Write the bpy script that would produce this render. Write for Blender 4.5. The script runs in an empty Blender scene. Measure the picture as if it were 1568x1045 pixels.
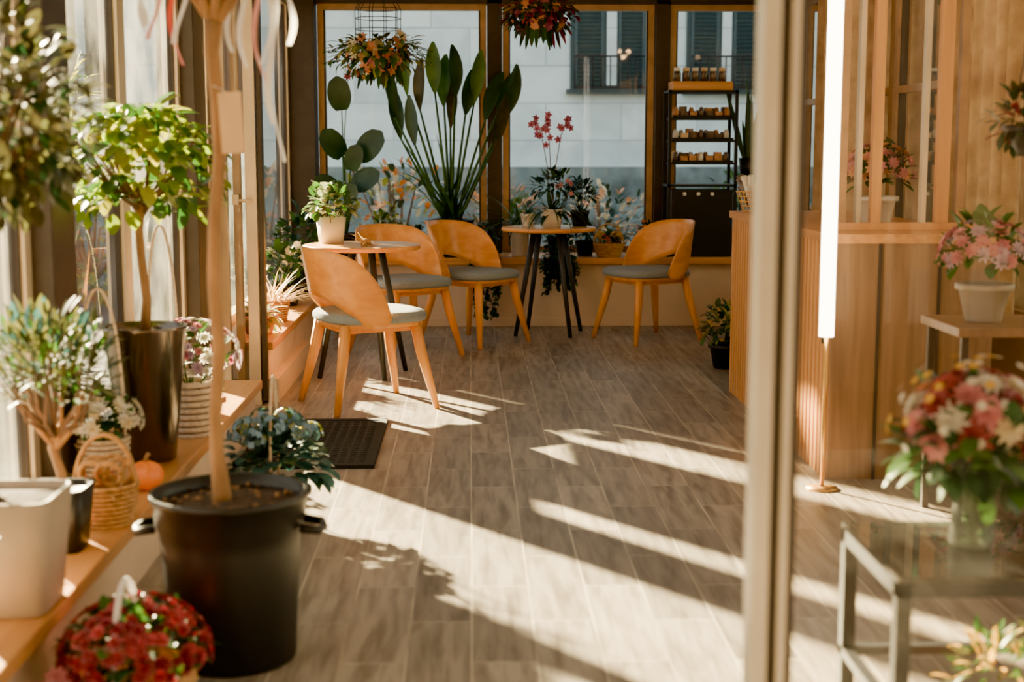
import bpy, math, random
from mathutils import Vector, Matrix, Quaternion
R = random.Random(11)
V = Vector
scene = bpy.context.scene

# ------------------------------------------------------------------ materials
def nt(name):
    m = bpy.data.materials.new(name); m.use_nodes = True
    t = m.node_tree; t.nodes.clear()
    o = t.nodes.new('ShaderNodeOutputMaterial')
    return m, t, o
def L(t, a, b): t.links.new(a, b)

def mat(name, col, rough=.5, metal=0., var=.15, scale=12., stretch=(1, 1, 1), bump=0., emit=0., coat=0.):
    m, t, o = nt(name)
    p = t.nodes.new('ShaderNodeBsdfPrincipled')
    tc = t.nodes.new('ShaderNodeTexCoord'); mp = t.nodes.new('ShaderNodeMapping')
    mp.inputs['Scale'].default_value = stretch
    n = t.nodes.new('ShaderNodeTexNoise'); n.inputs['Scale'].default_value = scale
    n.inputs['Detail'].default_value = 5
    r = t.nodes.new('ShaderNodeValToRGB')
    r.color_ramp.elements[0].position = .3; r.color_ramp.elements[1].position = .7
    r.color_ramp.elements[0].color = tuple(c*(1-var) for c in col)+(1,)
    r.color_ramp.elements[1].color = tuple(min(1, c*(1+var)) for c in col)+(1,)
    L(t, tc.outputs['Object'], mp.inputs[0]); L(t, mp.outputs[0], n.inputs['Vector'])
    L(t, n.outputs['Fac'], r.inputs[0]); L(t, r.outputs[0], p.inputs['Base Color'])
    p.inputs['Roughness'].default_value = rough; p.inputs['Metallic'].default_value = metal
    p.inputs['Coat Weight'].default_value = coat
    if emit:
        p.inputs['Emission Color'].default_value = tuple(col)+(1,); p.inputs['Emission Strength'].default_value = emit
    if bump:
        b = t.nodes.new('ShaderNodeBump'); b.inputs['Strength'].default_value = bump; b.inputs['Distance'].default_value = .01
        L(t, n.outputs['Fac'], b.inputs['Height']); L(t, b.outputs[0], p.inputs['Normal'])
    L(t, p.outputs[0], o.inputs[0])
    return m

def leafmat(name, col, col2, trans=.4, rough=.4, scale=9.):
    m, t, o = nt(name)
    tc = t.nodes.new('ShaderNodeTexCoord')
    n = t.nodes.new('ShaderNodeTexNoise'); n.inputs['Scale'].default_value = scale; n.inputs['Detail'].default_value = 3
    r = t.nodes.new('ShaderNodeValToRGB')
    r.color_ramp.elements[0].position = .35; r.color_ramp.elements[1].position = .65
    r.color_ramp.elements[0].color = col+(1,); r.color_ramp.elements[1].color = col2+(1,)
    L(t, tc.outputs['Object'], n.inputs['Vector']); L(t, n.outputs['Fac'], r.inputs[0])
    p = t.nodes.new('ShaderNodeBsdfPrincipled'); p.inputs['Roughness'].default_value = rough
    tr = t.nodes.new('ShaderNodeBsdfTranslucent'); mx = t.nodes.new('ShaderNodeMixShader')
    mx.inputs[0].default_value = trans
    hs = t.nodes.new('ShaderNodeHueSaturation'); hs.inputs['Value'].default_value = 1.0; hs.inputs['Saturation'].default_value = 1.1
    L(t, r.outputs[0], p.inputs['Base Color']); L(t, r.outputs[0], hs.inputs['Color']); L(t, hs.outputs[0], tr.inputs[0])
    L(t, p.outputs[0], mx.inputs[1]); L(t, tr.outputs[0], mx.inputs[2]); L(t, mx.outputs[0], o.inputs[0])
    return m

def glassmat(name, tint=(.93, .96, .95), ior=1.35, dirt_haze=.05, trl=0.):
    m, t, o = nt(name)
    tr = t.nodes.new('ShaderNodeBsdfTransparent'); tr.inputs[0].default_value = tint+(1,)
    gl = t.nodes.new('ShaderNodeBsdfGlossy'); gl.inputs['Roughness'].default_value = .02
    df = t.nodes.new('ShaderNodeBsdfTranslucent' if trl else 'ShaderNodeBsdfDiffuse'); df.inputs[0].default_value = (.8, .8, .75, 1)  # film on the glass; the translucent version imitates sunlit haze
    fr = t.nodes.new('ShaderNodeFresnel'); fr.inputs[0].default_value = ior
    mx = t.nodes.new('ShaderNodeMixShader'); mx2 = t.nodes.new('ShaderNodeMixShader')
    n = t.nodes.new('ShaderNodeTexNoise'); n.inputs['Scale'].default_value = 3; n.inputs['Detail'].default_value = 8
    mr = t.nodes.new('ShaderNodeMapRange'); mr.inputs[1].default_value = .35; mr.inputs[2].default_value = .8
    mr.inputs[3].default_value = trl; mr.inputs[4].default_value = dirt_haze*2
    tc = t.nodes.new('ShaderNodeTexCoord'); L(t, tc.outputs['Object'], n.inputs['Vector'])
    L(t, n.outputs['Fac'], mr.inputs[0]); L(t, mr.outputs[0], mx2.inputs[0])
    L(t, fr.outputs[0], mx.inputs[0]); L(t, tr.outputs[0], mx.inputs[1]); L(t, gl.outputs[0], mx.inputs[2])
    L(t, mx.outputs[0], mx2.inputs[1]); L(t, df.outputs[0], mx2.inputs[2]); L(t, mx2.outputs[0], o.inputs[0])
    return m

def woodmat(name, c1, c2, rough=.4, axis='z', scale=6.):
    st = {'x': (.35, 5, 5), 'y': (5, .35, 5), 'z': (5, 5, .35)}[axis]
    m, t, o = nt(name)
    tc = t.nodes.new('ShaderNodeTexCoord'); mp = t.nodes.new('ShaderNodeMapping'); mp.inputs['Scale'].default_value = st
    n = t.nodes.new('ShaderNodeTexNoise'); n.inputs['Scale'].default_value = scale; n.inputs['Detail'].default_value = 8
    n.inputs['Distortion'].default_value = .6
    r = t.nodes.new('ShaderNodeValToRGB'); r.color_ramp.elements[0].position = .3; r.color_ramp.elements[1].position = .7
    r.color_ramp.elements[0].color = c1+(1,); r.color_ramp.elements[1].color = c2+(1,)
    p = t.nodes.new('ShaderNodeBsdfPrincipled'); p.inputs['Roughness'].default_value = rough
    L(t, tc.outputs['Object'], mp.inputs[0]); L(t, mp.outputs[0], n.inputs['Vector']); L(t, n.outputs['Fac'], r.inputs[0])
    L(t, r.outputs[0], p.inputs['Base Color']); L(t, p.outputs[0], o.inputs[0])
    return m

def brickmat(name, swap, bw, bh, c1, c2, mortar, msize=.01, rough=.5, grain=None, offset=.5, bump=.3, dist=.4, lo=(.62,.58,.55)):
    m, t, o = nt(name)
    tc = t.nodes.new('ShaderNodeTexCoord'); sp = t.nodes.new('ShaderNodeSeparateXYZ'); cb = t.nodes.new('ShaderNodeCombineXYZ')
    L(t, tc.outputs['Object'], sp.inputs[0])
    for i, a in enumerate(swap):
        L(t, sp.outputs['XYZ'.index(a)], cb.inputs[i])
    b = t.nodes.new('ShaderNodeTexBrick'); b.offset = offset; b.inputs['Scale'].default_value = 1
    b.inputs['Brick Width'].default_value = bw; b.inputs['Row Height'].default_value = bh
    b.inputs['Mortar Size'].default_value = msize; b.inputs['Mortar Smooth'].default_value = .2
    b.inputs['Color1'].default_value = c1+(1,); b.inputs['Color2'].default_value = c2+(1,); b.inputs['Mortar'].default_value = mortar+(1,)
    L(t, cb.outputs[0], b.inputs['Vector'])
    ad = t.nodes.new('ShaderNodeVectorMath'); ad.operation = 'MULTIPLY_ADD'
    ad.inputs[1].default_value = (60, 60, 60)
    n = t.nodes.new('ShaderNodeTexNoise'); n.inputs['Detail'].default_value = 9; n.inputs['Distortion'].default_value = dist
    mp = t.nodes.new('ShaderNodeMapping'); mp.inputs['Scale'].default_value = grain or (2, 2, 2)
    L(t, cb.outputs[0], mp.inputs[0]); L(t, b.outputs['Color'], ad.inputs[0]); L(t, mp.outputs[0], ad.inputs[2])
    L(t, ad.outputs[0], n.inputs['Vector']); n.inputs['Scale'].default_value = 1
    r = t.nodes.new('ShaderNodeValToRGB'); r.color_ramp.elements[0].position = .32; r.color_ramp.elements[1].position = .62
    r.color_ramp.elements[0].color = lo+(1,); r.color_ramp.elements[1].color = (1.1, 1.1, 1.1, 1)
    mx = t.nodes.new('ShaderNodeMix'); mx.data_type = 'RGBA'; mx.blend_type = 'MULTIPLY'; mx.inputs[0].default_value = .85
    L(t, n.outputs['Fac'], r.inputs[0]); L(t, b.outputs['Color'], mx.inputs[6]); L(t, r.outputs[0], mx.inputs[7])
    p = t.nodes.new('ShaderNodeBsdfPrincipled'); p.inputs['Roughness'].default_value = rough
    L(t, mx.outputs[2], p.inputs['Base Color'])
    bp = t.nodes.new('ShaderNodeBump'); bp.inputs['Strength'].default_value = bump; bp.inputs['Distance'].default_value = .004; bp.invert = True
    L(t, b.outputs['Fac'], bp.inputs['Height']); L(t, bp.outputs[0], p.inputs['Normal'])
    L(t, p.outputs[0], o.inputs[0])
    return m

M = {}
M['floor'] = brickmat('floor_tile', 'YXZ', .62, .165, (.34, .295, .245), (.22, .19, .16), (.50, .44, .35), .0028, .40, (3.4, 30, 1), lo=(.43,.39,.36))
M['facade'] = brickmat('stone_facade', 'XZY', .95, .46, (.80, .98, 1.0), (.72, .90, .94), (.52, .65, .69), .010, .9, (1.2, 1.2, 1), dist=1, lo=(.75,.78,.8))
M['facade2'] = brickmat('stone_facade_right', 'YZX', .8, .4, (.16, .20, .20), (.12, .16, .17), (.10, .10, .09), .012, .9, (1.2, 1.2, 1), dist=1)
M['ochre'] = brickmat('ochre_render', 'XZY', 1.6, .8, (.10, .062, .034), (.08, .05, .028), (.06, .04, .025), .01, .9, (1.2, 1.2, 1), dist=1)
M['pave'] = mat('pavement', (.06, .06, .06), .9, scale=4)
M['teal'] = mat('teal_plinth_reflections', (.17, .24, .25), .8, var=.75, scale=2.4)  # teal wall; its strong mottling stands in for blurred reflections in the pane
M['shutter'] = mat('shutter_paint', (.03, .075, .09), .6)
M['dark'] = mat('dark_bronze_metal', (.045, .033, .027), .45, .3)
M['bronze'] = mat('bronze_frame', (.40, .23, .11), .4, .3)  # warm tone stands in for sunlit edges of the back window frames
M['alu'] = mat('champagne_aluminium', (.60, .48, .33), .35, .3, scale=4)
M['alud'] = mat('door_aluminium', (.62, .55, .43), .35, .2, scale=4)
M['glass'] = glassmat('window_glass')
M['glassl'] = glassmat('window_glass_haze', dirt_haze=.08, trl=.014)  # glow of sunlit haze put into the left panes
M['doorglass'] = glassmat('door_glass', (.97, .93, .86), 1.45, .015)
M['plaster'] = mat('beige_plaster', (.66, .50, .36), .85, var=.08, scale=3)
M['ceil'] = mat('ceiling_paint', (.60, .55, .48), .9, var=.03)
M['sill'] = woodmat('oak_board', (.44, .19, .055), (.58, .28, .09), .4, 'y')
M['sillx'] = woodmat('oak_board_x', (.50, .20, .05), (.68, .31, .10), .4, 'x')
M['ply'] = woodmat('plywood_veneer', (.70, .26, .035), (.86, .38, .075), .32, 'x', 4)
M['leg'] = woodmat('beech_leg', (.68, .26, .04), (.84, .38, .08), .35, 'z', 4)
M['ttop'] = woodmat('table_veneer', (.62, .30, .08), (.78, .42, .13), .3, 'x', 4)
M['slat'] = woodmat('slat_wood', (.54, .25, .08), (.70, .35, .12), .45, 'z')
M['dwood'] = woodmat('dark_panel_wood', (.18, .095, .042), (.27, .15, .07), .4, 'z')
M['fabric'] = mat('grey_fabric', (.23, .26, .28), .95, var=.15, scale=120, bump=.3)
M['metal'] = mat('black_metal', (.012, .013, .015), .5, .2)
M['legmetal'] = mat('graphite_leg', (.045, .05, .055), .5, .2)
M['white'] = mat('white_ceramic', (.72, .66, .57), .45, var=.06)
M['cream'] = mat('cream_planter', (.36, .29, .22), .5, var=.06)
M['blackpl'] = mat('black_plastic', (.008, .008, .009), .45, var=.1)
M['gunmetal'] = mat('gunmetal_pot', (.18, .14, .11), .2, .85, var=.1)
M['terra'] = mat('terracotta', (.50, .16, .05), .7)
M['soil'] = mat('soil', (.05, .028, .016), .95, var=.6, scale=60, bump=1)
M['bark'] = mat('bark', (.30, .155, .06), .8, var=.45, scale=20, stretch=(1, 1, .3), bump=.5)
M['barkd'] = mat('bark_dark', (.14, .08, .045), .85, var=.3, scale=25)
M['wick'] = mat('wicker', (.50, .26, .085), .7, var=.35, scale=60)
M['wickw'] = mat('wicker_white', (.58, .44, .30), .7, var=.25, scale=60)
M['ribw'] = leafmat('ribbon_white', (.82, .76, .74), (.9, .86, .84), .4)
M['ribp'] = leafmat('ribbon_pink', (.70, .30, .28), (.80, .42, .38), .4)
M['ribr'] = leafmat('ribbon_red', (.65, .06, .03), (.8, .12, .07), .3)
M['paper'] = mat('paper_tag', (.66, .44, .24), .8, var=.1)
M['pink_tag'] = mat('pink_tag', (.75, .32, .26), .7)
M['pump'] = mat('pumpkin', (.88, .21, .012), .45)
M['mat'] = mat('rubber_mat', (.022, .025, .028), .85, var=.4, scale=80, bump=.5)
M['matb'] = mat('rubber_border', (.012, .013, .014), .8)
M['gold'] = mat('gold_wire', (.8, .45, .12), .3, .8)
M['led_refl'] = mat('led_reflection_tube', (1.0, .86, .64), .5, emit=14)  # glow standing in for a light strip reflected in the door glass
M['lamp'] = mat('warm_lamp', (1.0, .58, .26), .5, emit=90)
M['curt'] = leafmat('sheer_curtain', (.45, .26, .13), (.64, .40, .22), .5, .9)
M['brownbox'] = mat('brown_goods', (.50, .22, .09), .7, var=.4, scale=30)
M['jar'] = mat('jar_goods', (.13, .085, .06), .3, var=.5, scale=30)
M['tblglass'] = glassmat('tinted_table_glass', (.30, .38, .34), 1.5, .01)
M['vase'] = glassmat('vase_glass', (.72, .85, .72), 1.45, .1)
M['bluep'] = mat('petal_blue', (.16, .27, .38), .6)
g = {}
g['lime'] = leafmat('leaf_lime', (.11, .21, .010), (.30, .37, .022), .5)
g['green'] = leafmat('leaf_green', (.03, .09, .018), (.07, .16, .028), .35)
g['dark'] = leafmat('leaf_dark', (.012, .040, .017), (.030, .075, .028), .22)
g['olive'] = leafmat('leaf_olive', (.055, .065, .022), (.12, .12, .04), .35)
g['olived'] = leafmat('leaf_olive_dark', (.030, .034, .015), (.085, .072, .03), .3)
g['blueg'] = leafmat('leaf_bluegreen', (.025, .07, .065), (.055, .13, .125), .3)
g['varieg'] = leafmat('leaf_variegated', (.12, .22, .08), (.52, .52, .34), .3, scale=45)
g['yel'] = leafmat('leaf_yellowgreen', (.20, .25, .03), (.40, .36, .06), .5)
g['dry'] = leafmat('dried_grass', (.48, .30, .13), (.70, .50, .27), .4)
f = {}
f['burg'] = leafmat('petal_burgundy', (.18, .010, .028), (.34, .035, .045), .3)
f['red'] = leafmat('petal_red', (.38, .02, .04), (.54, .06, .08), .3)
f['pink'] = leafmat('petal_pink', (.60, .18, .22), (.78, .38, .38), .4)
f['mauve'] = leafmat('petal_mauve', (.38, .08, .18), (.58, .20, .30), .4)
f['white'] = leafmat('petal_white', (.70, .65, .54), (.86, .82, .72), .4)
f['lilac'] = leafmat('petal_lilac', (.55, .37, .50), (.72, .55, .64), .4)
f['orange'] = leafmat('petal_orange', (.72, .17, .03), (.86, .31, .09), .4)
f['peach'] = leafmat('petal_peach', (.72, .30, .14), (.84, .46, .26), .4)
f['yellow'] = leafmat('petal_yellow', (.75, .42, .03), (.84, .55, .09), .4)
f['cream'] = leafmat('petal_cream', (.74, .62, .38), (.84, .74, .52), .4)

PLANTY = ('potted','plant','basket','ivy','bird')
# ------------------------------------------------------------------ mesh builder
class MB:
    def __init__(s): s.v = []; s.f = []; s.m = []; s.sm = []; s.mats = []
    def mi(s, m):
        if m not in s.mats: s.mats.append(m)
        return s.mats.index(m)
    def add(s, vs, fs, m, smooth=True):
        b = len(s.v); k = s.mi(m)
        s.v.extend([tuple(x) for x in vs])
        for q in fs:
            s.f.append(tuple(b+i for i in q)); s.m.append(k); s.sm.append(smooth)
    def box(s, lo, hi, m, rot=None, piv=None):
        (x0, y0, z0), (x1, y1, z1) = lo, hi
        vs = [V(p) for p in [(x0,y0,z0),(x1,y0,z0),(x1,y1,z0),(x0,y1,z0),(x0,y0,z1),(x1,y0,z1),(x1,y1,z1),(x0,y1,z1)]]
        if rot:
            c = V(piv) if piv else (vs[0]+vs[6])/2
            vs = [rot @ (p-c)+c for p in vs]
        s.add(vs, [(0,3,2,1),(4,5,6,7),(0,1,5,4),(1,2,6,5),(2,3,7,6),(3,0,4,7)], m, False)
    def tube(s, pts, rad, m, seg=8, cap=True):
        pts = [V(p) for p in pts]; n = len(pts)
        if not isinstance(rad, (list, tuple)): rad = [rad]*n
        if len(rad) < n: rad = list(rad)+[rad[-1]]*(n-len(rad))
        vs = []; ref = None
        for i, p in enumerate(pts):
            d = (pts[min(i+1, n-1)]-pts[max(i-1, 0)])
            d = d.normalized() if d.length > 1e-9 else V((0,0,1))
            if ref is None:
                ref = d.cross(V((0,0,1)))
                if ref.length < .1: ref = d.cross(V((0,1,0)))
            ref = (ref - d*ref.dot(d)).normalized(); o = d.cross(ref)
            for k in range(seg):
                a = 2*math.pi*k/seg + math.pi/seg
                vs.append(p+(ref*math.cos(a)+o*math.sin(a))*rad[i])
        fs = []
        for i in range(n-1):
            for k in range(seg):
                k2 = (k+1) % seg
                fs.append((i*seg+k, i*seg+k2, (i+1)*seg+k2, (i+1)*seg+k))
        if cap:
            fs.append(tuple(range(seg))[::-1]); fs.append(tuple((n-1)*seg+k for k in range(seg)))
        s.add(vs, fs, m, seg > 4)
    def lathe(s, c, prof, m, seg=32, sup=None, smooth=True):
        c = V(c); vs = []; fs = []
        for r, z in prof:
            for k in range(seg):
                a = 2*math.pi*k/seg; ca, sa = math.cos(a), math.sin(a)
                if sup:
                    e = 2/sup[2]
                    x = sup[0]*math.copysign(abs(ca)**e, ca); y = sup[1]*math.copysign(abs(sa)**e, sa)
                else: x, y = ca, sa
                vs.append(c+V((x*r, y*r, z)))
        n = len(prof)
        for i in range(n-1):
            for k in range(seg):
                k2 = (k+1) % seg
                fs.append((i*seg+k, i*seg+k2, (i+1)*seg+k2, (i+1)*seg+k))
        s.add(vs, fs, m, smooth)
    def sphere(s, c, r, m, seg=14, rings=8, sc=(1,1,1), fn=None):
        c = V(c); vs = []; fs = []
        for i in range(rings+1):
            th = math.pi*i/rings
            for k in range(seg):
                a = 2*math.pi*k/seg
                rr = r*(fn(a, th) if fn else 1)
                vs.append(c+V((math.sin(th)*math.cos(a)*rr*sc[0], math.sin(th)*math.sin(a)*rr*sc[1], math.cos(th)*rr*sc[2])))
        for i in range(rings):
            for k in range(seg):
                k2 = (k+1) % seg
                fs.append((i*seg+k, (i+1)*seg+k, (i+1)*seg+k2, i*seg+k2))
        s.add(vs, fs, m)
    def leaf(s, b, d, Ln, W, m, curl=.4, shape='oval', n=4, fold=.2, up=V((0,0,1))):
        d = V(d).normalized(); side = d.cross(up)
        if side.length < .05: side = d.cross(V((R.uniform(-1,1), R.uniform(-1,1), .1)))
        side.normalize(); nr = side.cross(d).normalized(); pos = V(b); vs = []
        q = Quaternion(side, -curl/n); dv = d.copy()
        for i in range(n+1):
            t = i/n
            if shape == 'oval': w = math.sin(math.pi*min(1, max(.03, t*.97+.0)))**.75
            elif shape == 'strap': w = (1-t**3)*.9*(.45+.55*min(1, t*4))+.03
            elif shape == 'round': w = math.sin(math.pi*(.06+.90*t))**.45 if t < 1 else .12
            elif shape == 'ribbon': w = 1
            else: w = (1-t)+.02
            w *= W/2
            vs += [pos-side*w+nr*w*fold, pos.copy(), pos+side*w+nr*w*fold]
            dv = q @ dv; nr = q @ nr; pos = pos+dv*(Ln/n)
        fs = []
        for i in range(n):
            a = i*3; fs += [(a, a+1, a+4, a+3), (a+1, a+2, a+5, a+4)]
        s.add(vs, fs, m)
        return pos
    def flower(s, c, nrm, r, m, petals=8, layers=1, cm=None, up=.35):
        nrm = V(nrm).normalized(); a = nrm.cross(V((.31, .2, .93)))
        if a.length < .1: a = nrm.cross(V((1,0,0)))
        a.normalize(); b = nrm.cross(a); c = V(c)
        for l in range(layers):
            rr = r*(1-l*.28); el = up+l*.45; off = R.random()*3
            for k in range(petals):
                an = 2*math.pi*k/petals+off
                d = (a*math.cos(an)+b*math.sin(an))*math.cos(el)+nrm*math.sin(el)
                s.leaf(c, d, rr, rr*2.6/petals*1.35+.002, m, .35, 'round', 2, .25, up=nrm)
        if cm: s.sphere(c+nrm*r*.15, r*.22, cm, 6, 4)
    def build(s, name, loc=(0,0,0), rz=0., bevel=0., parent=None):
        # foliage that would pass through the glazing rests against it instead
        if any(k in name for k in PLANTY) and -1.4 < loc[0] < 2.4 and loc[1] < 10.7 and rz == 0:
            nv = []
            for (x, y, z) in s.v:
                X = x+loc[0]; Y = y+loc[1]; xl = -1.30
                if 4.2 < Y < 4.62 or 6.5 < Y < 6.95: xl = -1.235
                if X < xl: X = xl+.012*math.sin(Y*90+z*70)
                if Y > 10.62 and loc[1] > 9: Y = 10.62+.015*math.sin(X*90+z*70)
                nv.append((X-loc[0], Y-loc[1], z))
            s.v = nv
        me = bpy.data.meshes.new(name); me.from_pydata(s.v, [], s.f)
        for m in s.mats: me.materials.append(m)
        me.polygons.foreach_set('material_index', s.m); me.polygons.foreach_set('use_smooth', s.sm); me.update()
        ob = bpy.data.objects.new(name, me); scene.collection.objects.link(ob)
        ob.location = loc; ob.rotation_euler = (0, 0, rz)
        if bevel:
            md = ob.modifiers.new('bevel', 'BEVEL'); md.width = bevel; md.segments = 2; md.limit_method = 'ANGLE'; md.angle_limit = math.radians(50)
        if parent: ob.parent = parent
        return ob

def rdir(zmin=-1., zmax=1.):
    z = R.uniform(zmin, zmax); a = R.uniform(0, 2*math.pi); r = math.sqrt(max(0, 1-z*z))
    return V((r*math.cos(a), r*math.sin(a), z))

def crown(mb, c, rad, n, Ln, W, mats, shape='oval', zs=1., shell=.45, up=.25, zmin=-1., curl=.5, twig=None, nt_=16, root=None):
    c = V(c)
    for i in range(n):
        d = rdir(zmin); rr = rad*(shell+(1-shell)*R.random()**.6)
        p = c+V((d.x*rr, d.y*rr, d.z*rr*zs))
        dd = (d+V((0,0,up))+rdir()*.7)
        k = R.uniform(.7, 1.2)
        mb.leaf(p, dd, Ln*k, W*k, R.choice(mats), curl*R.uniform(.3, 1.5), shape, 4)
    if twig:
        rt = V(root) if root else c-V((0,0,rad*zs))
        for i in range(nt_):
            d = rdir(max(zmin, -.5)); e = c+V((d.x, d.y, d.z*zs))*rad*.85
            m1 = rt.lerp(e, .5)+V((0,0,-.04))+rdir()*.02
            mb.tube([rt, m1, e], [rad*.035, rad*.025, rad*.01], twig, 5)

def pot(mb, r0, r1, h, m, z=0., rim=.012, soil=True, seg=32, x=0, y=0):
    mb.lathe((x, y, z), [(0, 0), (r0*.96, 0), (r0, .006), (r1, h-.02), (r1+rim, h-.02), (r1+rim, h), (r1-.006, h), (r1-.012, h-.03), (r1-.014, h-.04)], m, seg)
    if soil:
        mb.lathe((x, y, z), [(r1-.01, h-.035), (r1*.6, h-.028), (0, h-.022)], M['soil'], seg)

def sqpot(mb, w0, w1, h, m, z=0.):
    mb.lathe((0,0,z), [(0, 0), (w0*.97, 0), (w0, .006), (w1, h-.004), (w1*.985, h), (w1*.93, h), (w1*.91, h-.03)], m, 40, sup=(1, 1, 7))
    mb.lathe((0,0,z), [(w1*.92, h-.02), (w1*.5, h-.012), (0, h-.008)], M['soil'], 40, sup=(1,1,7))

def basket(mb, r0, r1, h, m, z=0., handle=0., rings=9):
    mb.lathe((0,0,z), [(0, .002), (r0*.94, .002), (r1*.94, h)], m, 24)
    for i in range(rings):
        t = i/(rings-1); r = r0+(r1-r0)*t; zz = z+.005+t*(h-.01)
        pts = []
        for k in range(37):
            a = 2*math.pi*k/36; rr = r+.003*math.sin(a*12+math.pi*(i % 2))
            pts.append((rr*math.cos(a), rr*math.sin(a), zz))
        mb.tube(pts, h/rings*.52, m, 5, False)
    if handle:
        for off in (-.006, .006):
            pts = [(r1*math.cos(math.pi*k/14), off, z+h*.8+math.sin(math.pi*k/14)*handle) for k in range(15)]
            mb.tube(pts, .006, m, 6)

# ------------------------------------------------------------------ room shell
fl = MB(); fl.box((-1.4, -1.6, -.1), (2.5, 10.8, 0), M['floor']); fl.build('floor')
gr = MB(); gr.box((-18, -16, -.3), (18, 24, -.12), M['pave']); gr.build('ground')
w = MB(); w.box((-1.0, 10.2, .06), (2.35, 10.8, .45), M['plaster']); w.build('wall_back')
w = MB(); w.box((-1.0, 10.185, 0), (2.35, 10.8, .06), M['plaster']); w.build('baseboard_back', bevel=.004)
w = MB(); w.box((-1.0, 10.14, .45), (2.35, 10.72, .497), M['sillx']); w.build('window_sill', bevel=.006)
w = MB(); w.box((-1.42, 1.2, 0), (-.985, 6.45, .18), M['plaster']); w.build('wall_left')
w = MB(); w.box((-1.42, 1.2, .18), (-.955, 6.47, .22), M['sill']); w.build('trim_1', bevel=.005)
w = MB(); w.box((-1.42, 7.12, 0), (-1.02, 10.13, .27), M['plaster']); w.box((-1.42, 7.12, 0), (-.97, 8.6, .12), M['plaster']); w.build('wall_left.001')
w = MB(); w.box((-1.42, 7.1, .27), (-.99, 10.13, .31), M['sill']); w.build('trim_2', bevel=.005)
w = MB(); w.box((-1.5, -1.6, 2.75), (2.5, 10.95, 2.85), M['ceil']); w.build('ceiling')
w = MB(); w.box((-1.45, 10.66, 2.33), (2.45, 10.84, 2.75), M['dark']); w.build('wall_back.001')
w = MB(); w.box((-1.46, -1.6, 2.36), (-1.28, 10.66, 2.75), M['dark']); w.box((-1.46, -1.6, 0), (-1.36, 1.2, 2.36), M['dark']); w.build('wall_left.002')
w = MB(); w.box((2.33, -1.6, 2.36), (2.5, 10.66, 2.75), M['dark']); w.build('wall_right')
w = MB(); w.box((2.35, -1.6, 0), (2.5, 10.8, .5), M['plaster']); w.build('wall_right.001')
w = MB()
w.box((-1.36, -1.6, 0), (-.75, -1.5, 2.75), M['dark']); w.box((-.75, -1.6, 2.2), (2.4, -1.5, 2.75), M['dark'])
w.box((.75, -1.6, 0), (1.28, -1.5, 2.2), M['dark']); w.box((1.28, -1.6, 0), (2.4, -1.5, .25), M['dark'])
for xa, xb in [(1.40,1.50),(1.62,1.74),(1.80,1.84),(1.96,2.10),(2.24,2.4)]: w.box((xa, -1.6, .25), (xb, -1.5, 2.2), M['bronze'])
w.build('added_wall_front')  # unseen wall, added to cut front fill; posts shaped for streaks in door glass

def window(ax, c, a0, a1, z0, z1, fr=.045, dp=.07, m=None, mid=None, gm=None):
    m = m or M['bronze']; b = MB()
    def bx(u0, u1, q0, q1, d0, d1, mm):
        if ax == 'y': b.box((u0, c+d0, q0), (u1, c+d1, q1), mm)
        else: b.box((c+d0, u0, q0), (c+d1, u1, q1), mm)
    h = dp/2
    bx(a0, a0+fr, z0, z1, -h, h, m); bx(a1-fr, a1, z0, z1, -h, h, m)
    bx(a0+fr, a1-fr, z0, z0+fr, -h, h, m); bx(a0+fr, a1-fr, z1-fr, z1, -h, h, m)
    i = fr; k = .012
    for (u0, u1, q0, q1) in ((a0+i, a0+i+k, z0+i, z1-i), (a1-i-k, a1-i, z0+i, z1-i)):
        bx(u0, u1, q0, q1, -.02, .02, M['dark'])
    for q in (mid or []):
        bx(a0+fr, a1-fr, q-.02, q+.02, -.025, .025, m)
    if ax == 'y': vs = [(a0+fr, c, z0+fr), (a1-fr, c, z0+fr), (a1-fr, c, z1-fr), (a0+fr, c, z1-fr)]
    else: vs = [(c, a0+fr, z0+fr), (c, a1-fr, z0+fr), (c, a1-fr, z1-fr), (c, a0+fr, z1-fr)]
    b.add(vs, [(0,1,2,3)], gm or M['glass'], False)
    return b
GL = dict(m=M['alu'], gm=M['glassl'])
window('y', 10.75, -1.12, .125, .5, 2.33).build('window_1')
window('y', 10.75, .245, 1.37, .5, 2.33).build('window_2')
window('y', 10.75, 1.49, 2.33, .5, 2.33).build('window_3')
w = MB(); w.box((-1.42, 10.55, .31), (-1.13, 10.8, 2.36), M['dark']); w.build('pillar', bevel=.004)
w = MB(); w.box((.13, 10.66, .5), (.24, 10.82, 2.36), M['dark']); w.build('pillar.001', bevel=.004)
w = MB(); w.box((1.375, 10.66, .5), (1.485, 10.82, 2.36), M['dark']); w.build('pillar.002', bevel=.004)
window('x', -1.35, 1.3, 2.9, .22, 2.36, .06, **GL).build('window_4')
window('x', -1.35, 2.9, 4.3, .22, 2.36, .06, **GL).build('window_5')
w = MB(); w.box((-1.42, 4.3, .22), (-1.25, 4.55, 2.36), M['dark']); w.build('pillar.003', bevel=.004)
window('x', -1.35, 4.55, 5.52, .22, 2.36, .06, **GL).build('window_6')
window('x', -1.35, 5.52, 6.6, .22, 2.36, .05, **GL).build('window_7')
w = MB(); w.box((-1.42, 6.6, 0), (-1.25, 6.87, 2.36), M['dark']); w.build('pillar.004', bevel=.004)
b = window('x', -1.35, 6.87, 7.3, .31, 2.36, .04, **GL)
b.box((-1.37, 6.91, .35), (-1.33, 7.26, 1.16), M['dark']); b.build('window_8')  # opaque lower panel added to block sun and shorten the thin floor stripe
w = MB(); w.box((-1.38, 7.3, .31), (-1.30, 7.65, 2.36), M['dark']); w.build('sun_block_pillar', bevel=.004)  # added post that keeps sun off the floor between the stripes
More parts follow.
